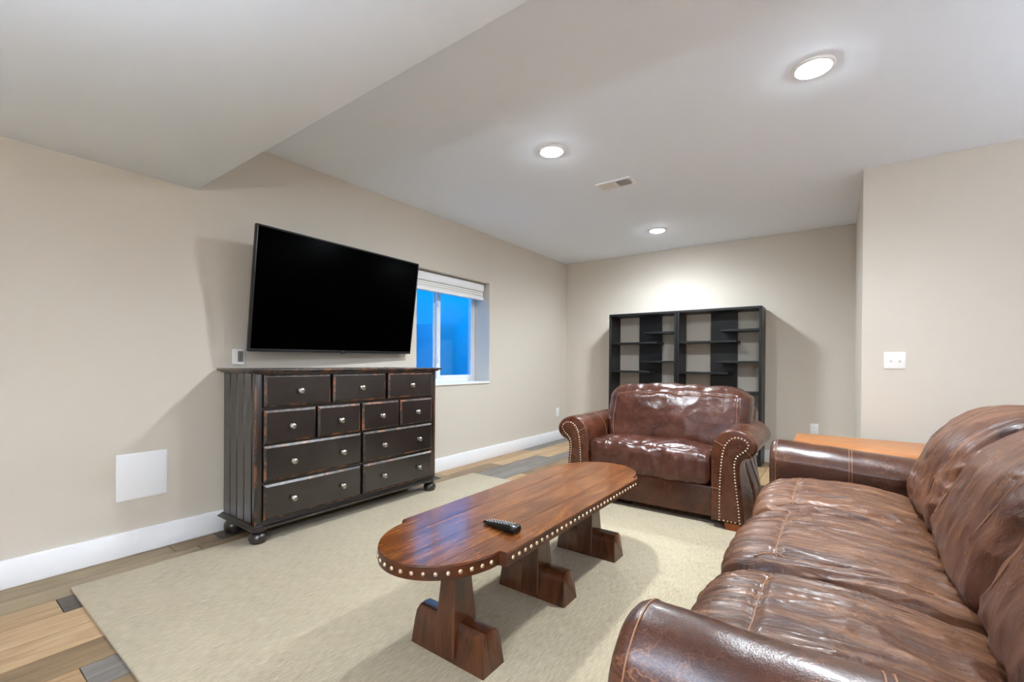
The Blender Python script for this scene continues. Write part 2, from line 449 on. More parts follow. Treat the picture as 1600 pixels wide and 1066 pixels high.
# daylight well outside the window
well = structure(MB().box((-4.55, 2.0, .3), (-4.45, 6.2, 2.12)).box((-4.45, 6.1, .3), (XL - TH, 6.2, 2.12)).box((-4.45, 2.0, .3), (XL - TH, 2.1, 2.12))
                 .box((-4.55, 2.0, .2), (XL - TH, 6.2, .3)).box((-4.45, 4.0, .3), (-4.1, 4.352, 1.555)).build('window_well', M['well'], smooth=False),
                 'pale window well wall outside the glass', 'window well')

# ------------------------------------------------------------------ window shade
sh = thing('window_shade', 'white folded cellular shade pulled up at the top of the window', 'shade', (-3.2, (WY0 + WY1) / 2, 1.75))
y0, y1 = WY0 + .012, WY1 - .025
MB().rbox((-3.215, y0, 1.838), (-3.150, y1, 1.922), .012, 3).build('headrail', M['white'], sh)
for k in range(3):
    z = 1.836 - k * .022
    MB().rbox((-3.208, y0 + .004, z - .022), (-3.160, y1 - .004, z), .008, 2).build('fold', M['plastic'], sh)
MB().rbox((-3.210, y0 + .002, 1.745), (-3.156, y1 - .002, 1.772), .006, 2).build('bottom_rail', M['white'], sh)

# ------------------------------------------------------------------ recessed lamps
def lamp(x, y, label):
    t = thing('recessed_light', label, 'light', (x, y, ZC), 'round recessed ceiling lights')
    MB().lathe([(.071, -.004), (.073, -.009), (.084, -.007), (.089, 0)], (x, y, ZC), n=40).build('trim_ring', M['white'], t)
    MB().lathe([(.0005, -.018), (.03, -.0165), (.055, -.013), (.066, -.009), (.0715, -.004), (.0725, -.001)], (x, y, ZC), n=40).build('lens', M['lens'], t)
    ld = bpy.data.lights.new('downlight', 'SPOT'); ld.energy = SPOT; ld.color = (.84, .935, 1.0); ld.spot_size = math.radians(166); ld.spot_blend = .9; ld.shadow_soft_size = .085
    lo = bpy.data.objects.new('downlight', ld); link(lo, t); lo.location = (0, 0, -.03)
    return t
lamp(-1.528, 2.526, 'round ceiling light above the coffee table, left of the air vent')
lamp(-.099, 2.523, 'round ceiling light nearest the camera, highest in the photo')
lamp(-1.527, 4.664, 'round ceiling light in front of the black bookshelves')
lamp(1.33, -1.7, 'added round fill light in the ceiling behind the camera')  # added out of view to even the room's brightness

# ------------------------------------------------------------------ added fill lamps, shaped as floor lamps, unseen behind the camera
t = NT('fill_lamp_glow'); t.set(Base_Color=(.9, .9, .88, 1), Roughness=.8); t.b.inputs['Emission Color'].default_value = (1, 1.08, 1.20, 1); t.b.inputs['Emission Strength'].default_value = FILL_SHADE
M['shade'] = t.m
def fill_lamp(x, y, label):
    t = thing('fill_lamp', label, 'lamp', (x, y, 0), 'added fill lamps behind the camera')
    MB().lathe([(.15, 0), (.15, .012), (.14, .02), (.02, .028)], (x, y, 0), n=32).build('base', M['white'], t)
    MB().lathe([(.012, .02), (.012, 1.45)], (x, y, 0), n=16).build('pole', M['white'], t)
    MB().lathe([(.205, 1.30), (.165, 1.62), (.160, 1.62), (.200, 1.30)], (x, y, 0), n=40).build('shade', M['shade'], t)
fill_lamp(.35, -2.2, 'added white-shaded fill lamp behind the camera on the left')
fill_lamp(1.9, -2.1, 'added white-shaded fill lamp behind the camera on the right')

# added fill uplights out of view, right of the sofa and behind the camera
t = NT('fill_uplight_glow'); t.set(Base_Color=(.9, .9, .88, 1), Roughness=.8); t.b.inputs['Emission Color'].default_value = (1, 1.15, 1.36, 1); t.b.inputs['Emission Strength'].default_value = FILL_UPLIGHT
M['upglow'] = t.m
M['upglow2'] = t.m.copy(); M['upglow2'].node_tree.nodes['Principled BSDF'].inputs['Emission Strength'].default_value = FILL_UPLIGHT * .55
def uplight(x, y, label, glow='upglow'):
    t = thing('fill_uplight', label, 'lamp', (x, y, 0))
    MB().lathe([(.15, 0), (.15, .012), (.14, .02), (.02, .028)], (x, y, 0), n=32).build('base', M['white'], t)
    MB().lathe([(.014, .02), (.014, 1.42)], (x, y, 0), n=16).build('pole', M['white'], t)
    MB().lathe([(.03, 1.40), (.12, 1.43), (.185, 1.50), (.19, 1.52), (.183, 1.52), (.115, 1.44), (.02, 1.41)], (x, y, 0), n=40).build('bowl', M['white'], t)
    MB().lathe([(.002, 1.468), (.10, 1.470), (.15, 1.482), (.15, 1.478), (.10, 1.464), (.002, 1.462)], (x, y, 0), n=32).build('diffuser', M[glow], t)
uplight(2.1, 2.3, 'added torchiere fill light beyond the sofa, out of frame', 'upglow2')
uplight(-.7, -.6, 'added torchiere fill light behind the camera under the soffit')

# ------------------------------------------------------------------ ceiling vent
v = thing('ceiling_vent', 'white rectangular air vent in the ceiling between the lights', 'vent', (-1.395, 3.275, ZC))
vx0, vx1, vy0, vy1 = -1.535, -1.255, 3.195, 3.355
z0 = ZC - .008; b = MB()
b.rbox((vx0, vy0, z0), (vx1, vy0 + .024, ZC), .002).rbox((vx0, vy1 - .024, z0), (vx1, vy1, ZC), .002)
b.rbox((vx0, vy0 + .024, z0), (vx0 + .02, vy1 - .024, ZC), .002).rbox((vx1 - .02, vy0 + .024, z0), (vx1, vy1 - .024, ZC), .002)
b.rbox((-1.402, vy0 + .024, z0), (-1.388, vy1 - .024, ZC), .002).build('frame', M['white'], v)
MB().box((vx0 + .01, vy0 + .01, ZC - .0012), (vx1 - .01, vy1 - .01, ZC - .0004)).build('backing', M['dark'], v, False)
for lo, hi, sgn in ((vx0 + .02, -1.402, 1), (-1.388, vx1 - .02, -1)):
    n = 9; b = MB()
    for k in range(n):
        x = lo + (hi - lo) * (k + .5) / n; d = .0062 * sgn
        b.add([(x - d, vy0 + .024, ZC - .0075), (x + d, vy0 + .024, ZC - .002), (x + d, vy1 - .024, ZC - .002), (x - d, vy1 - .024, ZC - .0075),
               (x - d + .001, vy0 + .024, ZC - .0075), (x + d + .001, vy0 + .024, ZC - .002), (x + d + .001, vy1 - .024, ZC - .002), (x - d + .001, vy1 - .024, ZC - .0075)],
              [(0, 1, 2, 3), (7, 6, 5, 4), (0, 4, 5, 1), (1, 5, 6, 2), (2, 6, 7, 3), (3, 7, 4, 0)])
    b.build('louvers', M['plastic'], v, False)

# ------------------------------------------------------------------ plates on the walls
a = thing('access_panel', 'square white access panel low on the left wall', 'panel', (XL, .787, .30))
MB().rbox((XL - .002, .675, .300), (XL + .006, .900, .552), .003).build('cover', M['white'], a)
MB().rbox((XL + .004, .683, .308), (XL + .009, .892, .544), .003).build('door', M['white'], a)
a = thing('wall_control', 'small white wall box with grey grille above the dresser corner', 'wall control', (XL, 1.27, 1.04))
MB().rbox((XL - .002, 1.237, 1.035), (XL + .022, 1.300, 1.135), .004).build('housing', M['plastic'], a)
gp = MB().rbox((XL + .018, 1.262, 1.053), (XL + .024, 1.293, 1.120), .001).build('keypad', M['greyplastic'], a)
bt = MB().rbox((-.001, -.005, -.006), (.002, .005, .006), .001, 1).build('button_mesh', plain('key_grey', srgb(128, 122, 116), .5)); btm = bt.data; bpy.data.objects.remove(bt)
for i in range(4):
    for j in range(2): piece('button', btm, gp, (XL + .0245, 1.270 + j * .015, 1.063 + i * .0155))
def outlet(name, o, ax, label):
    ex = {'x': lambda a, b, c: (o[0] + c, o[1] + a, o[2] + b), 'y': lambda a, b, c: (o[0] + a, o[1] - c, o[2] + b)}[ax]
    t = thing(name, label, 'outlet', o)
    def bx(a0, b0, c0, a1, b1, c1, n, mt, p, r=.002):
        P, Q = ex(a0, b0, c0), ex(a1, b1, c1)
        return MB().rbox(tuple(map(min, P, Q)), tuple(map(max, P, Q)), r).build(n, mt, p)
    bx(-.036, -.058, -.002, .036, .058, .006, 'plate', M['plastic'], t)
    for z in (-.021, .021):
        r = bx(-.016, z - .014, .004, .016, z + .014, .0085, 'receptacle', M['white'], t, .003)
        for a in (-.006, .006): bx(a - .0012, z - .003, .008, a + .0012, z + .006, .0088, 'slot', M['greyplastic'], r, .0004)
outlet('wall_outlet', (XL, 5.32, .386), 'x', 'white outlet low on the left wall near the far corner')
outlet('wall_outlet', (-.178, YB, .396), 'y', 'white outlet low on the far wall right of the bookshelves')
a = thing('light_switch', 'white double toggle switch plate on the right wall', 'switch', (.326, YF, 1.094))
MB().rbox((.268, YF - .007, 1.037), (.384, YF + .002, 1.152), .003).build('plate', M['plastic'], a)
for x in (.303, .349):
    k = MB().rbox((x - .006, YF - .009, 1.083), (x + .006, YF - .005, 1.107), .001).build('toggle_frame', M['white'], a)
    MB().rbox((x - .004, YF - .022, 1.090), (x + .004, YF - .006, 1.103), .002).build('toggle', M['white'], k)

# ================================================================== rug
def rug_material():
    t = NT('rug_wool')
    v = t.coord('World', (150, 15, 1)); a = t.noise(v, 1.5, 4, .62, .3)
    v2 = t.coord('World', (260, 40, 1)); f = t.noise(v2, 1.5, 3, .6)
    bl = t.noise(t.coord('World', (1, 1, 1)), 2.6, 5, .6)
    col = t.ramp(a, [(.30, srgb(144, 130, 104)), (.5, srgb(172, 157, 130)), (.72, srgb(194, 181, 155))])
    col = t.mix(t.math('MULTIPLY', f, .30), col, srgb(148, 132, 104))
    col = t.mix(t.ramp(bl, [(.40, 0.0), (.75, .45)]), col, srgb(184, 169, 141))
    t.base(col); t.set(Roughness=.95); t.b.inputs['Sheen Weight'].default_value = .15
    n1 = t.bump(a, .5, .004); t.normal(t.bump(f, .5, .003, n1)); return t.m
RZ = .012
b = MB()
rp = [(-2.843, .462), (-2.787, 3.205), (.82, 3.205), (.82, .462)]
cx, cy = -1.0, 1.83
def ringz(d, z): return [(x + (d if x < cx else -d), y + (d if y < cy else -d), z) for x, y in rp]
b.loft([ringz(0, .0005), ringz(0, .007), ringz(.003, .0105), ringz(.008, RZ)])
tag(b.build('area_rug', rug_material(), smooth=True), 'large flat beige woven rug under the coffee table', 'rug')

# ================================================================== dresser
def dresser_paint(name, wear):
    t = NT(name); v = t.coord('World')
    black = srgb(27, 21, 19); n = t.noise(v, 14 if wear < 2 else 8, 5, .62, .4); n2 = t.noise(t.coord('World', (4, 4, 4)), 1.7, 3, .5)
    col = t.mix(t.ramp(n2, [(.35, 0.0), (.7, 1.0)]), black, srgb(38, 30, 27))
    if wear:
        w_ = t.ramp(n, [(.56 - .06 * wear, 0.0), (.70 - .06 * wear, .9)])
        col = t.mix(w_, col, srgb(150, 88, 48))
        col = t.mix(t.ramp(t.noise(v, 30, 3, .6), [(.5, 0.0), (.72, .55)]), col, srgb(120, 98, 82))
    t.base(col); t.set(Roughness=.45 if wear else .30, Coat_Weight=.25 if wear else .9, Coat_Roughness=.3 if wear else .24)
    t.normal(t.bump(t.noise(t.coord('World', (90, 8, 90)), 2, 3, .5), .04, .002)); return t.m
M['black'] = dresser_paint('dresser_black', 0); M['worn'] = dresser_paint('dresser_worn_edge', 1.0); M['worn2'] = dresser_paint('dresser_corner_wear', 2.0)
M['pewter'] = plain('pewter', srgb(170, 165, 158), .28, 1.0)
DX0, DX1, DY0, DY1, DZ0, DZ1 = XL + .022, -2.664, 1.182, 2.592, .118, .988
dr = thing('dresser', 'wide black distressed dresser with eleven drawers and bun feet', 'dresser', ((DX0 + DX1) / 2, (DY0 + DY1) / 2, 0))
b = MB()
b.box((DX0, DY0 + .012, DZ0), (DX1 - .02, DY1 - .012, DZ1))
b.build('carcass', M['black'], dr, False)
# face frame: stiles and rails
b = MB(); fx = DX1
b.rbox((fx - .022, DY0 + .004, DZ0), (fx, 1.226, DZ1), .003).rbox((fx - .022, 2.545, DZ0), (fx, DY1 - .004, DZ1), .003)
for z0, z1 in ((.979, DZ1), (.773, .790), (.567, .577), (.342, .356), (DZ0, .134)): b.box((fx - .021, 1.224, z0), (fx - .004, 2.547, z1))
b.build('face_frame', M['black'], dr)
for y in (DY0 + .004, DY1 - .012):
    MB().rbox((fx - .034, y - .002, DZ0), (fx + .002, y + .012, DZ1), .005, 2, 0, 1).build('corner_bead', [M['black'], M['worn2']], dr)
# tongue-and-groove boards on both ends
for ys, yo in ((DY0, 1), (DY1 - .012, -1)):
    w_ = (fx - .036 - DX0) / 4
    for k in range(4):
        MB().rbox((DX0 + k * w_ + .0025, ys, DZ0), (DX0 + (k + 1) * w_ - .0025, ys + .012, DZ1), .003, 1).build('side_board', M['black'], dr)
# top with stepped moulding, plinth moulding
MB().rbox((DX0 - .004, DY0 - .018, DZ1), (fx + .018, DY1 + .018, DZ1 + .011), .004, 2, 0, 1).build('top_moulding', [M['black'], M['worn']], dr)
MB().rbox((DX0 - .004, DY0 - .040, DZ1 + .010), (fx + .036, DY1 + .040, DZ1 + .026), .006, 2, 0, 1).build('top', [M['black'], M['worn']], dr)
b = MB(); secs = []
for d, z in ((0, DZ0 + .003), (.010, DZ0 + .001), (.017, DZ0 - .005), (.030, DZ0 - .009), (.034, DZ0 - .012), (.033, DZ0 - .015), (.016, DZ0 - .028)):
    secs.append([(DX0, DY0 - d, z), (fx + d, DY0 - d, z), (fx + d, DY1 + d, z), (DX0, DY1 + d, z)])
b.loft(secs).build('plinth', M['black'], dr, True, 25)
for x in (DX0 + .055, fx - .025):
    for y in (DY0 + .035, DY1 - .035):
        zb = RZ if x > -2.8 else 0.0
        h = DZ0 - .027
        MB().lathe([(.026, zb), (.042, zb + .004), (.049, zb + .018), (.051, .040), (.048, .058), (.038, .070), (.031, .075), (.040, .081), (.040, h)], (x, y, 0), n=24).build('bun_foot', M['black'], dr)
kb = MB().lathe([(.013, 0), (.013, .003), (.007, .006), (.006, .014), (.011, .018), (.0165, .023), (.0165, .027), (.012, .031), (.006, .033)], (0, 0, 0), 'X', 16).build('knob_mesh', M['pewter']); kbm = kb.data; bpy.data.objects.remove(kb)
R1 = [(1.230, 1.646), (1.665, 2.084), (2.106, 2.540)]
R2 = [(1.230, 1.544), (1.560, 1.870), (1.886, 2.204), (2.218, 2.540)]
R3 = [(1.230, 1.876), (1.896, 2.540)]
for (z0, z1), row in (((.791, .978), R1), ((.578, .772), R2), ((.357, .566), R3), ((.135, .341), R3)):
    for y0, y1 in row:
        # raised drawer front: box whose front face is inset by a chamfer
        x0, xm, x1, c = fx - .012, fx + .008, fx + .018, .013
        b = MB(); V = [(x0, y0, z0), (x0, y1, z0), (x0, y1, z1), (x0, y0, z1), (xm, y0, z0), (xm, y1, z0), (xm, y1, z1), (xm, y0, z1),
                       (x1, y0 + c, z0 + c), (x1, y1 - c, z0 + c), (x1, y1 - c, z1 - c), (x1, y0 + c, z1 - c)]
        Fq = [(0, 3, 2, 1), (0, 1, 5, 4), (1, 2, 6, 5), (2, 3, 7, 6), (3, 0, 4, 7), (4, 5, 9, 8), (5, 6, 10, 9), (6, 7, 11, 10), (7, 4, 8, 11), (8, 9, 10, 11)]
        d = b.add(V, Fq, [0, 0, 0, 0, 0, 1, 1, 1, 1, 0]).build('drawer', [M['black'], M['worn']], dr, False)
        ks = [(y0 + y1) / 2] if y1 - y0 < .5 else [y0 + (y1 - y0) * .26, y0 + (y1 - y0) * .775]
        for ky in ks: piece('knob', kbm, d, (x1, ky, (z0 + z1) / 2 - .004))

# ================================================================== television
W_, H_ = 1.37, 1.37 * .572
kk = 1.37 / 1.35
tc = Vector((-2.888 * kk, 1.924 * kk, CAM_H + (1.505 - CAM_H) * kk)); yw, tl, rl = .061, .138, .009
tr_ = Vector((-math.sin(yw), math.cos(yw), 0)); tn = Vector((math.cos(yw), math.sin(yw), 0)); tu = Vector((0, 0, 1)) * math.cos(tl) + tn * math.sin(tl)
r3 = tr_ * math.cos(rl) + tu * math.sin(rl); u3 = tu * math.cos(rl) - tr_ * math.sin(rl); n3 = r3.cross(u3)
tv = thing('television', 'large black flat television tilted down on the left wall above the dresser', 'television', (XL, tc.y, 1.10))
def tvp(a, b_, c): return tc + r3 * a + u3 * b_ + n3 * c
def tvbox(lo, hi, r, name, mat, par=tv):
    q = MB().rbox(lo, hi, r, 2); q.v = [tvp(v.x, v.y, v.z) for v in q.v]; return q.build(name, mat, par)
M['tvframe'] = plain('tv_bezel', srgb(44, 44, 47), .35, .5); M['tvback'] = plain('tv_back', srgb(20, 20, 21), .6)
t = NT('tv_screen'); t.set(Base_Color=(.0002, .0002, .0002, 1), Roughness=.32); t.b.inputs['Specular IOR Level'].default_value = .008; M['screen'] = t.m
hw, hh = W_ / 2, H_ / 2; bz = .011
b = MB()
for lo, hi in (((-hw, -hh, -.028), (hw, -hh + .018, 0)), ((-hw, hh - bz, -.028), (hw, hh, 0)), ((-hw, -hh + .018, -.028), (-hw + bz, hh - bz, 0)), ((hw - bz, -hh + .018, -.028), (hw, hh - bz, 0))): b.rbox(lo, hi, .002)
b.v = [tvp(*v) for v in b.v]; b.build('bezel', M['tvframe'], tv)
tvbox((-hw + bz - .001, -hh + .017, -.020), (hw - bz + .001, hh - bz + .001, -.003), .001, 'screen', M['screen'])
bk = tvbox((-hw + .01, -hh + .01, -.034), (hw - .01, hh - .01, -.019), .006, 'back_cover', M['tvback'])
tvbox((-hw * .62, -hh + .06, -.052), (hw * .62, hh * .25, -.033), .01, 'housing', M['tvback'], bk)
lg = tvbox((-.022, -hh - .005, -.006), (.022, -hh + .004, .001), .002, 'badge', M['tvframe'])
fc = bpy.data.curves.new('badge_text', 'FONT'); fc.body = 'LG'; fc.size = .013; fc.align_x = 'CENTER'; fc.align_y = 'CENTER'; fc.extrude = .0004
fo = bpy.data.objects.new('badge_text', fc); COL.objects.link(fo)
dg = bpy.context.evaluated_depsgraph_get(); me = bpy.data.meshes.new_from_object(fo.evaluated_get(dg)); bpy.data.objects.remove(fo)
for v_ in me.vertices: v_.co = tvp(v_.co.x, v_.co.y - hh + .009, .0015 + v_.co.z) - worldloc(tv)
me.materials.clear(); me.materials.append(plain('badge_silver', srgb(190, 190, 192), .3, 1.0)); o = bpy.data.objects.new('lettering', me); link(o, lg)
# wall mount
b = MB().rbox((XL - .002, tc.y - .22, 1.40), (XL + .018, tc.y + .22, 1.64), .003).build('wall_plate', M['tvback'], tv)
for d in (-.15, .15):
    p = tvp(d, .02, -.045)
    MB().rbox((XL + .012, p.y - .015, 1.44), (p.x, p.y + .015, 1.60), .003).build('mount_arm', M['tvback'], tv)

# ================================================================== bookshelves
M['bookcase'] = plain('bookcase_black', srgb(11, 11, 12), .42)
BY0, BY1 = 5.223, YB - T - .002
def bookcase(x0, x1, side, label):
    r = thing('bookshelf', label, 'bookshelf', ((x0 + x1) / 2, (BY0 + BY1) / 2, 0), 'black open-backed bookshelves')
    tk = .026; top = 1.668
    P = lambda n, lo, hi: MB().rbox(lo, hi, .0015, 1).build(n, M['bookcase'], r)
    P('side_panel', (x0, BY0, 0), (x0 + tk, BY1, top - tk)); P('side_panel', (x1 - tk, BY0, 0), (x1, BY1, top - tk))
    P('top_panel', (x0, BY0, top - tk), (x1, BY1, top)); P('bottom_panel', (x0 + tk, BY0 + .01, .04), (x1 - tk, BY1, .04 + tk))
    P('plinth', (x0 + tk, BY0 + .02, 0), (x1 - tk, BY0 + .038, .04))
    px0 = x0 + (.285 if side == 0 else .302); px1 = px0 + .28
    P('back_panel', (px0, BY1 - .02, .066), (px1, BY1, top - tk))
    for z in (1.306, .960, .614, .268): P('shelf', (x0 + tk, BY0 + .012, z - .011), (px1 + (.03 if z > 1 else -.05), BY1 - .021, z + .011))
    for z in (1.426, 1.084, .754, .420): P('shelf', (px0 + (.15 if z > 1.2 else .11), BY0 + .012, z - .011), (x1 - tk, BY1 - .021, z + .011))
    return r
bookcase(-2.302, -1.480, 0, 'black open bookshelf on the left, nearer the window wall')
bookcase(-1.476, -.622, 1, 'black open bookshelf on the right, behind the armchair')

# ================================================================== coffee table
cw = lambda n, **k: furniture_wood(n, srgb(72, 34, 12), srgb(128, 70, 26), srgb(168, 104, 46), **k)
M['ctop'] = cw('table_top_wood', rough=.24, stretch=(9, .9, 9), coat=.4, dent=.12)
M['cleg'] = furniture_wood('table_leg_wood', srgb(46, 20, 8), srgb(88, 45, 18), srgb(122, 70, 32), rough=.3, stretch=(9, 9, 1.2), coat=.4)
M['cedge'] = furniture_wood('table_edge_wood', srgb(44, 20, 9), srgb(84, 42, 20), srgb(112, 62, 32), rough=.35, stretch=(3, 3, 12))
M['stud'] = plain('pale_nailhead', srgb(222, 200, 172), .28, .85)
TX, TY, TZ = -1.107, 1.738, .447
HWD, LS, EW, EE = .254, .588, .224, .255     # half width, half straight length, half end width, end length
ct = thing('coffee_table', 'long dark wood coffee table with rounded ends and studded edge', 'coffee table', (TX, TY, RZ))
def top_outline(d=0.0):
    P = []
    for k in range(37):
        a = PI + PI * k / 36; P.append((TX + (EW - d) * math.cos(a), TY - LS + (EE - d) * math.sin(a)))   # near end, left to right
    P += [(TX + HWD - d, TY - LS + d), (TX + HWD - d, TY + LS - d)]
    for k in range(37):
        a = PI * k / 36; P.append((TX + (EW - d) * math.cos(a), TY + LS + (EE - d) * math.sin(a)))
    P += [(TX - HWD + d, TY + LS - d), (TX - HWD + d, TY - LS + d)]
    return P
# edge band (one ring), boards on top
def ring(d, z): return [(x, y, z) for x, y in top_outline(d)]
MB().loft([ring(.012, TZ - .050), ring(.0, TZ - .046), ring(0, TZ - .006), ring(.003, TZ - .003)]).build('edge_band', M['cedge'], ct, True, 30)
def yext(x):
    u = abs(x - TX)
    if u >= EW: return LS
    return LS + EE * math.sqrt(max(0, 1 - (u / EW) ** 2))
cuts = [-HWD, -.125, .010, .135, HWD]
for a, c in zip(cuts, cuts[1:]):
    xs = sorted(set([a + .0012, c - .0012] + [a + .0012 + (c - a - .0024) * k / 14 for k in range(15)] + [s * EW + e for s in (-1, 1) for e in (-.0005, .0005) if a < s * EW + e < c]))
    up = [(TX + x, TY + yext(TX + x) - .003, 0) for x in xs]; dn = [(TX + x, TY - yext(TX + x) + .003, 0) for x in reversed(xs)]
    lo = up + dn
    MB().loft([[(p[0], p[1], TZ - .006) for p in lo], [(p[0], p[1], TZ - .001) for p in lo]]).build('top_board', M['ctop'], ct, True, 30)
nl = MB().lathe([(.0072, 0), (.0068, .002), (.005, .0042), (.002, .0052)], (0, 0, 0), 'Z', 10).build('stud_mesh', M['stud']); studm = nl.data; bpy.data.objects.remove(nl)
ol = [Vector((x, y, 0)) for x, y in top_outline(0)]
def studs(path, step, ends):
    pts = resample(path, step)
    for k, p in enumerate(pts):
        if not ends and k in (0, len(pts) - 1): continue
        a = pts[max(0, k - 1)]; c = pts[min(len(pts) - 1, k + 1)]; tg = (c - a).normalized(); nr = Vector((tg.y, -tg.x, 0))
        q = nr.to_track_quat('Z', 'Y').to_euler()
        piece('stud', studm, ct, (p.x + nr.x * -.0004, p.y + nr.y * -.0004, TZ - .026), q)
studs(ol[:37], .0385, False); studs([ol[37], ol[38]], .0360, False); studs(ol[39:76], .0385, False); studs([ol[76], ol[77]], .0360, False)
for yq in (1.188, 1.727, 2.265):
    # foot: long block, rounded over the top
    b = MB(); secs = []
    prof = [(-.058, RZ), (.058, RZ), (.046, .105), (.040, .128), (.026, .142), (0, .146), (-.026, .142), (-.040, .128), (-.046, .105)]
    for dx, k in ((-.170, .96), (-.167, 1), (.167, 1), (.170, .96)):
        xx = TX + dx
        secs.append([(xx + (.012 if dx > 0 else -.012) * (1 - (z - RZ) / .14) - (.006 if dx > 0 else -.006), yq + y * k, RZ + (z - RZ) * k + (0 if z > RZ else 0)) for y, z in prof])
    b.loft(secs).build('foot', M['cleg'], ct, True, 35)
    # post: tapered, straddling the foot
    b = MB(); secs = []
    for z, wx, wy in ((RZ + .022, .047, .066), (.147, .043, .060), (.260, .037, .048), (TZ - .048, .032, .036)):
        e = .004; secs.append([(TX - wx + e, yq - wy, z), (TX + wx - e, yq - wy, z), (TX + wx, yq - wy + e, z), (TX + wx, yq + wy - e, z), (TX + wx - e, yq + wy, z), (TX - wx + e, yq + wy, z), (TX - wx, yq + wy - e, z), (TX - wx, yq - wy + e, z)])
    b.loft(secs).build('post', M['cleg'], ct, True, 20)

# ------------------------------------------------------------------ remote control
rm = thing('remote_control', 'black television remote lying on the coffee table', 'remote', (-.995, 1.305, TZ - .001))
ra = Vector((-1.082, 1.318, TZ)); rb = Vector((-.918, 1.303, TZ)); ax = (rb - ra).normalized(); ay = Vector((-ax.y, ax.x, 0))
def rp_(u, v_, z): return ra + ax * u + ay * v_ + Vector((0, 0, z - .0008))
b = MB(); secs = []
for u, wv, h0, h1 in ((0, .010, .006, .009), (.004, .014, .004, .012), (.04, .019, .0, .017), (.09, .022, .0, .023), (.13, .023, .0, .0265), (.158, .0225, .0, .027), (.163, .020, .003, .024)):
    secs.append([rp_(u, -wv * .8, h0), rp_(u, wv * .8, h0), rp_(u, wv, h0 + (h1 - h0) * .3), rp_(u, wv, h1 - .003), rp_(u, wv * .85, h1), rp_(u, -wv * .85, h1), rp_(u, -wv, h1 - .003), rp_(u, -wv, h0 + (h1 - h0) * .3)])
b.loft(secs).build('body', plain('remote_black', srgb(14, 14, 15), .25), rm, True, 50)
bb_ = MB().rbox((-.0035, -.0025, 0), (.0035, .0025, .0022), .0008, 1).build('b', plain('remote_button', srgb(176, 172, 168), .35)); bbm = bb_.data; bpy.data.objects.remove(bb_)
ang = math.atan2(ax.y, ax.x)
for i in range(9):
    for j in (-1, 0, 1):
        u = .024 + i * .0145; zt = .0155 + (.0265 - .0155) * min(1, max(0, (u - .03) / .1)) - .0022
        piece('button', bbm, rm, rp_(u, j * .0115, zt + .0032), (0, -.07, ang))

# ================================================================== leather seating
M['chair'] = leather('burgundy_brown_leather', srgb(50, 23, 14), srgb(88, 46, 28), srgb(110, 64, 40), srgb(138, 92, 62), (.20, .34), (5, 5, 5), .08, .35, .18)
M['chairseat'] = leather('burgundy_brown_leather_soft', srgb(50, 25, 19), srgb(84, 47, 36), srgb(106, 67, 52), srgb(134, 90, 68), (.16, .30), (7, 5, 7), .08, .4, .30)
M['sofaseat'] = leather('worn_brown_leather_seat', srgb(62, 37, 28), srgb(102, 66, 47), srgb(160, 113, 80), srgb(186, 132, 92), (.22, .38), (2.4, 17, 2.4), .30, .75, .62, .10, 1.0, .36)
M['sofaback'] = leather('worn_brown_leather_back', srgb(58, 33, 26), srgb(96, 58, 42), srgb(150, 100, 66), srgb(176, 122, 84), (.22, .38), (3, 12, 3), .36, .60, .50, .10, 1.0, .38)
M['sofaarm'] = leather('cracked_brown_leather_arm', srgb(46, 23, 17), srgb(74, 41, 29), srgb(100, 60, 40), srgb(164, 108, 70), (.24, .38), (5, 5, 5), .55, .22, .12, .25)
M['seam'] = plain('tan_seam', srgb(150, 106, 76), .5)
M['seamdark'] = plain('brown_welt', srgb(92, 52, 38), .35)
M['footwood'] = furniture_wood('orange_foot_wood', srgb(130, 58, 18), srgb(168, 84, 30), srgb(188, 104, 42), rough=.35, stretch=(8, 8, 2))

def inset(poly, d):
    """move closed 2-D polygon inwards by d along vertex normals"""
    N = len(poly); A = sum(poly[k][0] * poly[(k + 1) % N][1] - poly[(k + 1) % N][0] * poly[k][1] for k in range(N)); s_ = 1 if A > 0 else -1
    out = []
    for k in range(N):
        a, p, c = Vector(poly[k - 1]), Vector(poly[k]), Vector(poly[(k + 1) % N])
        e1 = (p - a).normalized() if (p - a).length > 1e-9 else Vector((1, 0)); e2 = (c - p).normalized() if (c - p).length > 1e-9 else e1
        n_ = Vector((-(e1.y + e2.y), e1.x + e2.x)); n_ = n_.normalized() if n_.length > 1e-6 else Vector((-e1.y, e1.x))
        out.append((p.x + n_.x * d * s_, p.y + n_.y * d * s_))
    return out

# ------------------------------------------------------------------ armchair
AC = -1.085
ch = thing('armchair', 'oversized dark brown leather armchair with rolled studded arms', 'armchair', (AC, 3.5, 0))
ctrl = [(0, .055), (0, .2), (0, .36), (.0, .48), (.014, .555), (.052, .615), (.107, .645), (.167, .643), (.225, .616), (.260, .568), (.260, .518), (.228, .480), (.192, .464), (.171, .440), (.168, .38), (.177, .28), (.189, .18), (.198, .055)]
prof = [(p.x, p.y) for p in spline([Vector((a, c, 0)) for a, c in ctrl], 5, False)]
pan = [(.052, .066), (.052, .2), (.056, .36), (.066, .48), (.085, .55), (.125, .597), (.17, .604), (.210, .586), (.221, .556), (.204, .522), (.165, .487), (.146, .45), (.145, .38), (.155, .28), (.167, .18), (.177, .066)]
panel = [(p.x, p.y) for p in spline([Vector((a, c, 0)) for a, c in pan], 5, False)]
nm = MB().lathe([(.0056, 0), (.0052, .002), (.0034, .004), (.001, .0046)], (0, 0, 0), 'Z', 8).build('n', M['stud']); nailm = nm.data; bpy.data.objects.remove(nm)
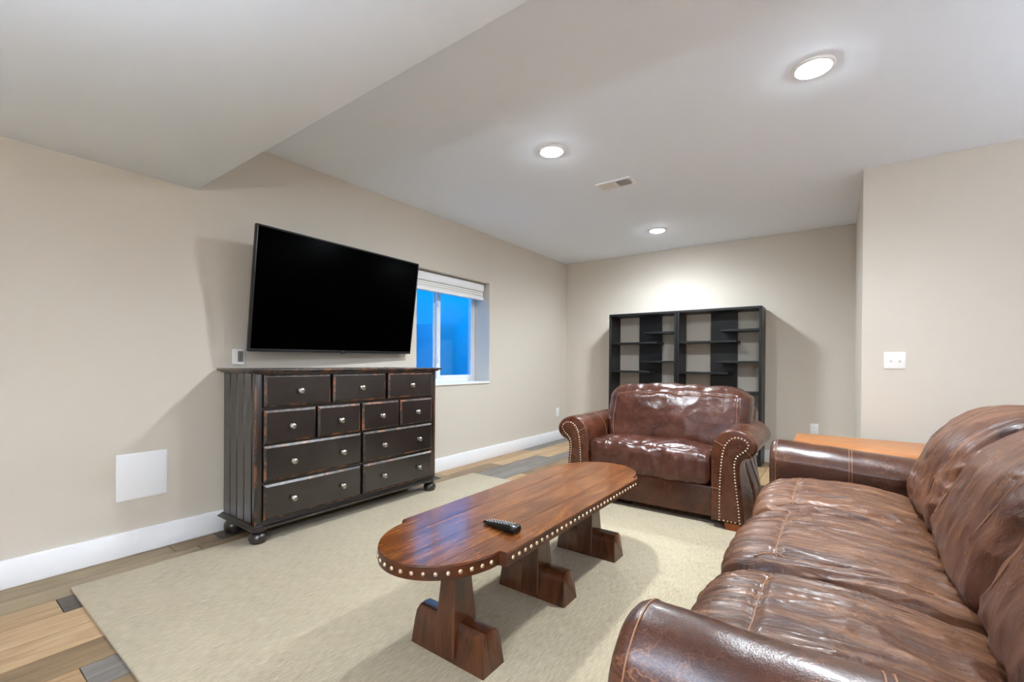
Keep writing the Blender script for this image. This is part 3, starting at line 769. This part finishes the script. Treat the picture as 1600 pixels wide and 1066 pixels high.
for sgn, xi in ((1, AC + .435), (-1, AC - .435)):
    X = lambda o: xi + sgn * o
    ys = [3.078, 3.080, 3.086, 3.096] + [3.11 + k * .0167 for k in range(41)]
    ds = [.016, .008, .002, 0] + [0] * 41
    secs = []
    for y, d in zip(ys, ds):
        q = inset(prof, d) if d else prof; s2 = []
        for o, z in q:
            oo = o
            if o > .15 and z < .46:
                g = sum(math.exp(-((y - yy) / .016) ** 2) for yy in (3.30, 3.47, 3.63))
                oo -= .013 * g * sstep(.46, .36, z) * sstep(.05, .12, z)
                oo += .045 * math.sin(PI * max(0, min(1, (y - 3.1) / .7))) * sstep(.46, .2, z)
            nz = N3(X(o) * 9, y * 9, z * 9) * .003 * sstep(3.09, 3.14, y)
            s2.append((X(oo + nz * .6), y, z + (nz if z > .3 else 0)))
        secs.append(s2)
    arm = MB().loft(secs).build('arm', M['chair'], ch, True, 60)
    fp = MB().loft([[(X(o), 3.0795, z) for o, z in panel], [(X(o), 3.071, z) for o, z in panel], [(X(o), 3.067, z) for o, z in inset(panel, .006)], [(X(o), 3.0655, z) for o, z in inset(panel, .014)]]).build('front_panel', M['chair'], arm, True, 50)
    path = resample([Vector((X(o), 3.0685, z)) for o, z in inset(panel, .004)], .0192) + resample([Vector((X(.060), 3.0685, .070)), Vector((X(.170), 3.0685, .070))], .021)[1:-1]
    for p in path: piece('nail', nailm, arm, p, (PI / 2, 0, 0))
    # welt lines across the front roll
    for za in ((.018, .565), (.238, .485), (0, .28)):
        k0 = min(range(len(prof)), key=lambda j: (prof[j][0] - za[0]) ** 2 + (prof[j][1] - za[1]) ** 2); k1 = min(range(len(panel)), key=lambda j: (panel[j][0] - za[0]) ** 2 + (panel[j][1] - za[1]) ** 2)
        p, q = prof[k0], panel[k1]
        MB().tube([(X(p[0] * .97 + q[0] * .03), 3.082, p[1] * .97 + q[1] * .03), (X(p[0] * .8 + q[0] * .2), 3.0775, p[1] * .8 + q[1] * .2), (X(q[0]), 3.0765, q[1])], .0016, 6).build('seam', M['seam'], arm)
    rg = [(X(o), 3.42, z + .0005) for o, z in prof if z > .33 and o < .24]
    MB().tube(rg, .0014, 6).build('seam', M['seam'], arm)
# base, back frame, feet
b = MB().rbox((AC - .44, 3.125, .058), (AC + .44, 3.72, .262), .014, 3)
b.build('base', M['chair'], ch, True)
b = MB(); secs = []
for x, d in ((AC - .585, .03), (AC - .578, .012), (AC - .56, 0), (AC + .56, 0), (AC + .578, .012), (AC + .585, .03)):
    secs.append([(x, y, z) for y, z in inset([(3.74, .07), (3.90, .07), (3.955, .62), (3.955, .70), (3.935, .735), (3.90, .745), (3.86, .735), (3.845, .70)], d)])
b.loft(secs).build('back_frame', M['chair'], ch, True, 50)
for x, y in ((AC - .565, 3.115), (AC + .565, 3.115), (AC - .52, 3.85), (AC + .52, 3.85)):
    zb = RZ if y < 3.2 else 0.0
    b = MB(); secs = []
    for z, s_ in ((zb, .036), (zb + .004, .038), (.06, .045)): secs.append([(x - s_, y - s_, z), (x + s_, y - s_, z), (x + s_, y + s_, z), (x - s_, y + s_, z)])
    b.loft(secs).build('foot', M['footwood'], ch, False)
# seat cushion
C = Vector((AC, 3.415, .372)); hx, hy, hz = .438, .335, .108
def f_seat(p, n):
    q = p.copy(); u, v = p.x / hx, p.y / hy
    if n.z > 0 or p.z > 0: q.z += .030 * (1 - u ** 4) * (1 - v ** 2) * sstep(-.3, 1, p.z / hz)
    q.y -= .012 * (1 - u * u) * sstep(-.2, -1, v)
    fr = sstep(.35, -.85, v)
    wr = ridge(p.x * 13 + 1.5 * N3(p.x * 4, p.y * 5, 3), p.y * 6 + p.z * 7, 1.7)
    wr2 = ridge(p.x * 7 + p.y * 4, p.y * 11 - p.x * 3, 5.1)
    amp = .0060 * fr + .003
    q += n * (amp * (wr - .4) * .8 + .0055 * (wr2 - .4) * (.4 + fr) + .006 * N3(p.x * 3.5, p.y * 4, p.z * 4))
    return q + C - worldloc(ch)
me = cushion_mesh('seat_cushion', (hx, hy, hz), (.05, .055, .06), (110, 60, 22), f_seat, M['chairseat'])
sc_ = link(bpy.data.objects.new('seat_cushion', me), ch)
ln = [f_seat(Vector((-.39 + .78 * k / 60, -hy + .016, hz - .024)), Vector((0, -.7, .7))) + worldloc(ch) for k in range(61)]
MB().tube(ln, .0022, 6).build('welt', M['seamdark'], sc_)
# back cushion
CB = Vector((AC + .070, 3.585, .650)); bx, by, bz_ = .528, .140, .238
def f_back(p, n):
    q = p.copy(); u, w_ = p.x / bx, p.z / bz_
    q.y += -.05 * (1 - u * u) * (1 - w_ * w_) * (1 if n.y < .3 else -.3)
    q.z += .012 * (1 - u * u) * sstep(0, 1, w_) - .018 * u * u * sstep(.3, 1, w_) * (1 if True else 0)
    q.y += p.z * .30
    q.x *= 1 - .05 * sstep(0, -1, w_)
    f1 = ridge(p.x * 5.5 + p.z * 3.5 + .8 * N3(p.x * 4, p.z * 4, 1), p.z * 9 - p.x * 2.0, 2.3)
    f2 = ridge(p.x * 12, p.z * 5, 7.7)
    edge = sstep(.55, .98, max(abs(u), abs(w_)))
    sm = math.exp(-((max(abs(p.x) - (bx - .075), abs(p.z) - (bz_ - .055))) / .009) ** 2) if n.y < -.2 else 0
    q += n * (.008 * (f1 - .4) + .008 * edge * (f2 - .35) + .007 * N3(p.x * 4, p.y * 4, p.z * 5) - .006 * sm)
    return q + CB - worldloc(ch)
me = cushion_mesh('back_cushion', (bx, by, bz_), (.10, .10, .10), (120, 34, 60), f_back, M['chairseat'])
bc = link(bpy.data.objects.new('back_cushion', me), ch)
loop = []
for k in range(120):
    a = 2 * PI * k / 120; cx_, cz_ = math.cos(a), math.sin(a)
    s_ = 1 / max((abs(cx_) ** 8 + abs(cz_) ** 8) ** (1 / 8), 1e-6)
    x, z = (bx - .075) * cx_ * s_, (bz_ - .055) * cz_ * s_
    # ray to the rounded-box front
    dx, dz = max(0, abs(x) - (bx - .10)), max(0, abs(z) - (bz_ - .10)); dd = min(.0999, math.hypot(dx, dz))
    y = -(by - .10) - math.sqrt(.01 - dd * dd)
    nn = Vector((math.copysign(dx, x), y + by - .10, math.copysign(dz, z))).normalized()
    loop.append(f_back(Vector((x, y, z)), nn) + worldloc(ch) + Vector((0, -.0012, 0)))
MB().tube(loop, .0016, 6, closed=True).build('seam', M['seam'], bc)

# ------------------------------------------------------------------ sofa
SM = 1.8825
so = thing('sofa', 'long worn brown leather three-seat sofa on the right', 'sofa', (.15, SM, 0))
rprof = [(-.108, .075), (-.108, .20), (-.108, .34), (-.114, .42)]
for k in range(19):
    a = math.radians(172 - k * (172 + 58) / 18); rprof.append((.125 * math.cos(a), .505 + .125 * math.sin(a)))
rprof += [(.058, .375), (.064, .30), (.072, .2), (.080, .075)]
rp2 = [(p.x, p.y) for p in spline([Vector((a, c, 0)) for a, c in rprof], 3, False)]
for sgn, yc, drop in ((-1, .780, 0.0), (1, 2.985, .075)):
    Y = lambda o: yc + sgn * o
    def sec(x, d, ex=0.0):
        q = inset(rp2, d) if d else rp2; s2 = []
        k = 1 - drop * sstep(-.35, .55, x)
        for o, z in q:
            nz = .0035 * N3(x * 6 + 3 * sgn, o * 8, z * 8) + .0016 * N3(x * 22, o * 25, z * 25)
            s2.append((x, Y(o * (1 + nz * 6)), z * k + (nz if z > .3 else 0)))
        return s2
    xs = [(-.303, .050), (-.302, .034), (-.297, .018), (-.288, .007), (-.276, .001), (-.262, 0)] + [(-.245 + k * .022, 0) for k in range(41)]
    arm = MB().loft([sec(x, d) for x, d in xs]).build('arm', M['sofaarm'], so, True, 60)
    for x in (-.268, .058, .070):
        pts = [(a, b_ + 0, c) for a, b_, c in sec(x, -.0006) if c > .33]
        MB().tube(pts, .0017, 6).build('seam', M['seam'], arm)
MB().rbox((-.272, .88, .075), (.60, 2.88, .255), .012, 2).build('base', M['sofaarm'], so)
b = MB(); secs = []
for y, d in ((.70, .03), (.707, .012), (.73, 0), (3.035, 0), (3.058, .012), (3.065, .03)):
    secs.append([(x, y, z) for x, z in inset([(.60, .08), (.76, .08), (.90, .66), (.89, .72), (.86, .75), (.82, .74), (.79, .68), (.72, .5)], d)])
b.loft(secs).build('back_frame', M['sofaarm'], so, True, 50)
for x in (-.235, .62):
    for y in (.79, 2.97):
        zb = RZ; b = MB(); secs = []
        for z, s_ in ((zb, .034), (.078, .044)): secs.append([(x - s_, y - s_, z), (x + s_, y - s_, z), (x + s_, y + s_, z), (x - s_, y + s_, z)])
        b.loft(secs).build('foot', M['footwood'], so, False)
spans = [(.890, 1.533), (1.537, 2.198), (2.202, 2.868)]
SW = worldloc(so)
for ci, (ya, yb) in enumerate(spans):
    C0 = Vector((.020, (ya + yb) / 2, .345)); sx_, sy_, sz_ = .315, (yb - ya) / 2, .100; sd = 11.3 * ci + 2.0
    seam_x = -sx_ + .145; seam_y = sy_ - .085
    def f_s(p, n, C0=C0, sx_=sx_, sy_=sy_, sz_=sz_, sd=sd, seam_x=seam_x, seam_y=seam_y):
        q = p.copy(); u, v = p.x / sx_, p.y / sy_; top = sstep(-.4, .7, p.z / sz_)
        q.z += top * (.040 * (1 - v ** 4) * (1 - .5 * u * u) - .022 * sstep(-.35, -1, u) - .02 * sstep(.1, 1, u))
        q.x -= .018 * (1 - v * v) * sstep(-.4, -1, u)
        st = ridge(p.x * 3.0 + N3(p.x * 3, p.y * 3, sd), p.y * 19 + 1.6 * N3(p.x * 3.5, p.y * 6, sd + 4), sd)
        st2 = ridge(p.x * 5.5, p.y * 37 + N3(p.x * 6, p.y * 9, sd), sd + 9)
        lump = N3(p.x * 13, p.y * 5 + p.z * 9, sd + 2)
        side = sstep(.70, .97, abs(v))
        d = .0075 * max(0, st) ** 2.5 + .0030 * max(0, st2) ** 2 - .004 + .010 * N3(p.x * 3, p.y * 3.4, sd + 5) + .011 * side * lump
        # stitched groove: across the front and along both sides
        if n.z > .2:
            gx = abs(p.x - seam_x) if abs(p.y) < seam_y else 9; gy = abs(abs(p.y) - seam_y) if p.x > seam_x else 9
            d -= .010 * math.exp(-(min(gx, gy) / .013) ** 2)
        d *= .35 + .65 * top
        return q + n * d + C0 - SW
    me = cushion_mesh('seat_cushion', (sx_, sy_, sz_), (.085, .065, .070), (96, 130, 22), f_s, M['sofaseat'])
    cu = link(bpy.data.objects.new('seat_cushion', me), so)
    up = Vector((0, 0, 1))
    S_ = lambda x, y: f_s(Vector((x, y, sz_)), up) + SW + Vector((0, 0, .001))
    rr = .035
    path = [(sx_ - .12, -seam_y)] + [(seam_x + rr + (sx_ - .12 - seam_x - rr) * (1 - k / 24), -seam_y) for k in range(1, 25)]
    path += [(seam_x + rr - rr * math.sin(k * PI / 12), -seam_y + rr - rr * math.cos(k * PI / 12)) for k in range(1, 7)]
    path += [(seam_x, -seam_y + rr + (2 * seam_y - 2 * rr) * k / 30) for k in range(1, 31)]
    path += [(x, -y) for x, y in reversed(path[:31])]
    MB().tube([S_(x, y) for x, y in path], .0023, 6).build('seam', M['seam'], cu)
    for s_ in (-1, 1):
        MB().tube([S_(seam_x + .008 - k * .0055, s_ * (seam_y - .008 + k * .0042)) for k in range(12)], .0018, 6).build('seam', M['seam'], cu)
for ci, (ya, yb) in enumerate(spans):
    C0 = Vector((.520, (ya + yb) / 2, .640)); sx_, sy_, sz_ = .185, (yb - ya) / 2 + .004, .243; sd = 31.7 * ci + 5.0
    def f_b(p, n, C0=C0, sx_=sx_, sy_=sy_, sz_=sz_, sd=sd):
        q = p.copy(); v, w_ = p.y / sy_, p.z / sz_
        q.x -= .038 * (1 - v * v) * (1 - w_ * w_) * (1 if n.x < .3 else -.2)
        q.x += .42 * p.z
        q.z += .020 * (1 - v * v) * sstep(0, 1, w_)
        st = ridge(p.y * 13 + 1.2 * N3(p.y * 4, p.z * 4, sd), p.z * 3.5 - p.x * 3, sd)
        f2 = ridge(p.y * 7 + p.z * 5, p.z * 12 + p.x * 6, sd + 3)
        side = sstep(.55, .95, abs(v))
        low = sstep(-.1, -.9, w_)
        d = .006 * (st - .4) + (.004 + .011 * side + .007 * low) * (f2 - .4) + .012 * N3(p.x * 4, p.y * 4, p.z * 4 + sd)
        if n.z > 0 or n.x < 0: d -= .008 * math.exp(-((abs(p.y) - (sy_ - .12)) / .011) ** 2) * sstep(.0, .3, w_)
        return q + n * d + C0 - SW
    me = cushion_mesh('back_cushion', (sx_, sy_, sz_), (.15, .11, .16), (60, 100, 76), f_b, M['sofaback'])
    cu = link(bpy.data.objects.new('back_cushion', me), so)
    # stitched lines running up the face and over the crown
    for s_ in (-1, 1):
        yy = s_ * (sy_ - .12); pts = []
        for k in range(41):
            a = -.10 + 1.75 * k / 40      # angle from facing front, over the top
            if a < 0: x, z = -sx_, (sz_ - .16) + a * 1.6
            else: x, z = -(sx_ - .15) - .15 * math.cos(min(a, PI / 2)), (sz_ - .16) + .16 * math.sin(min(a, PI / 2))
            nn = Vector((-math.cos(max(0, min(a, PI / 2))), 0, math.sin(max(0, min(a, PI / 2)))))
            pts.append(f_b(Vector((x, yy, z)), nn) + SW + nn * .001)
        MB().tube(pts, .0020, 6).build('seam', M['seam'], cu)

# ------------------------------------------------------------------ end table behind the sofa arm
M['endwood'] = furniture_wood('honey_wood', srgb(158, 92, 44), srgb(190, 122, 66), srgb(208, 146, 90), rough=.32, stretch=(1.0, 9, 9))
et = thing('end_table', 'honey-coloured wooden end table behind the far sofa arm', 'table', (.13, 3.62, 0))
MB().rbox((-.232, 3.30, .528), (.49, 3.935, .552), .006, 3).build('tabletop', M['endwood'], et)
for lo, hi in (((-.20, 3.335, .44), (.46, 3.355, .529)), ((-.20, 3.88, .44), (.46, 3.90, .529)), ((-.205, 3.355, .44), (-.185, 3.88, .529)), ((.445, 3.355, .44), (.465, 3.88, .529))):
    MB().rbox(lo, hi, .003).build('apron', M['endwood'], et)
for x in (-.19, .45):
    for y in (3.345, 3.89):
        b = MB(); secs = []
        for z, s_ in ((0, .016), (.44, .024), (.529, .024)): secs.append([(x - s_, y - s_, z), (x + s_, y - s_, z), (x + s_, y + s_, z), (x - s_, y + s_, z)])
        b.loft(secs).build('leg', M['endwood'], et, False)
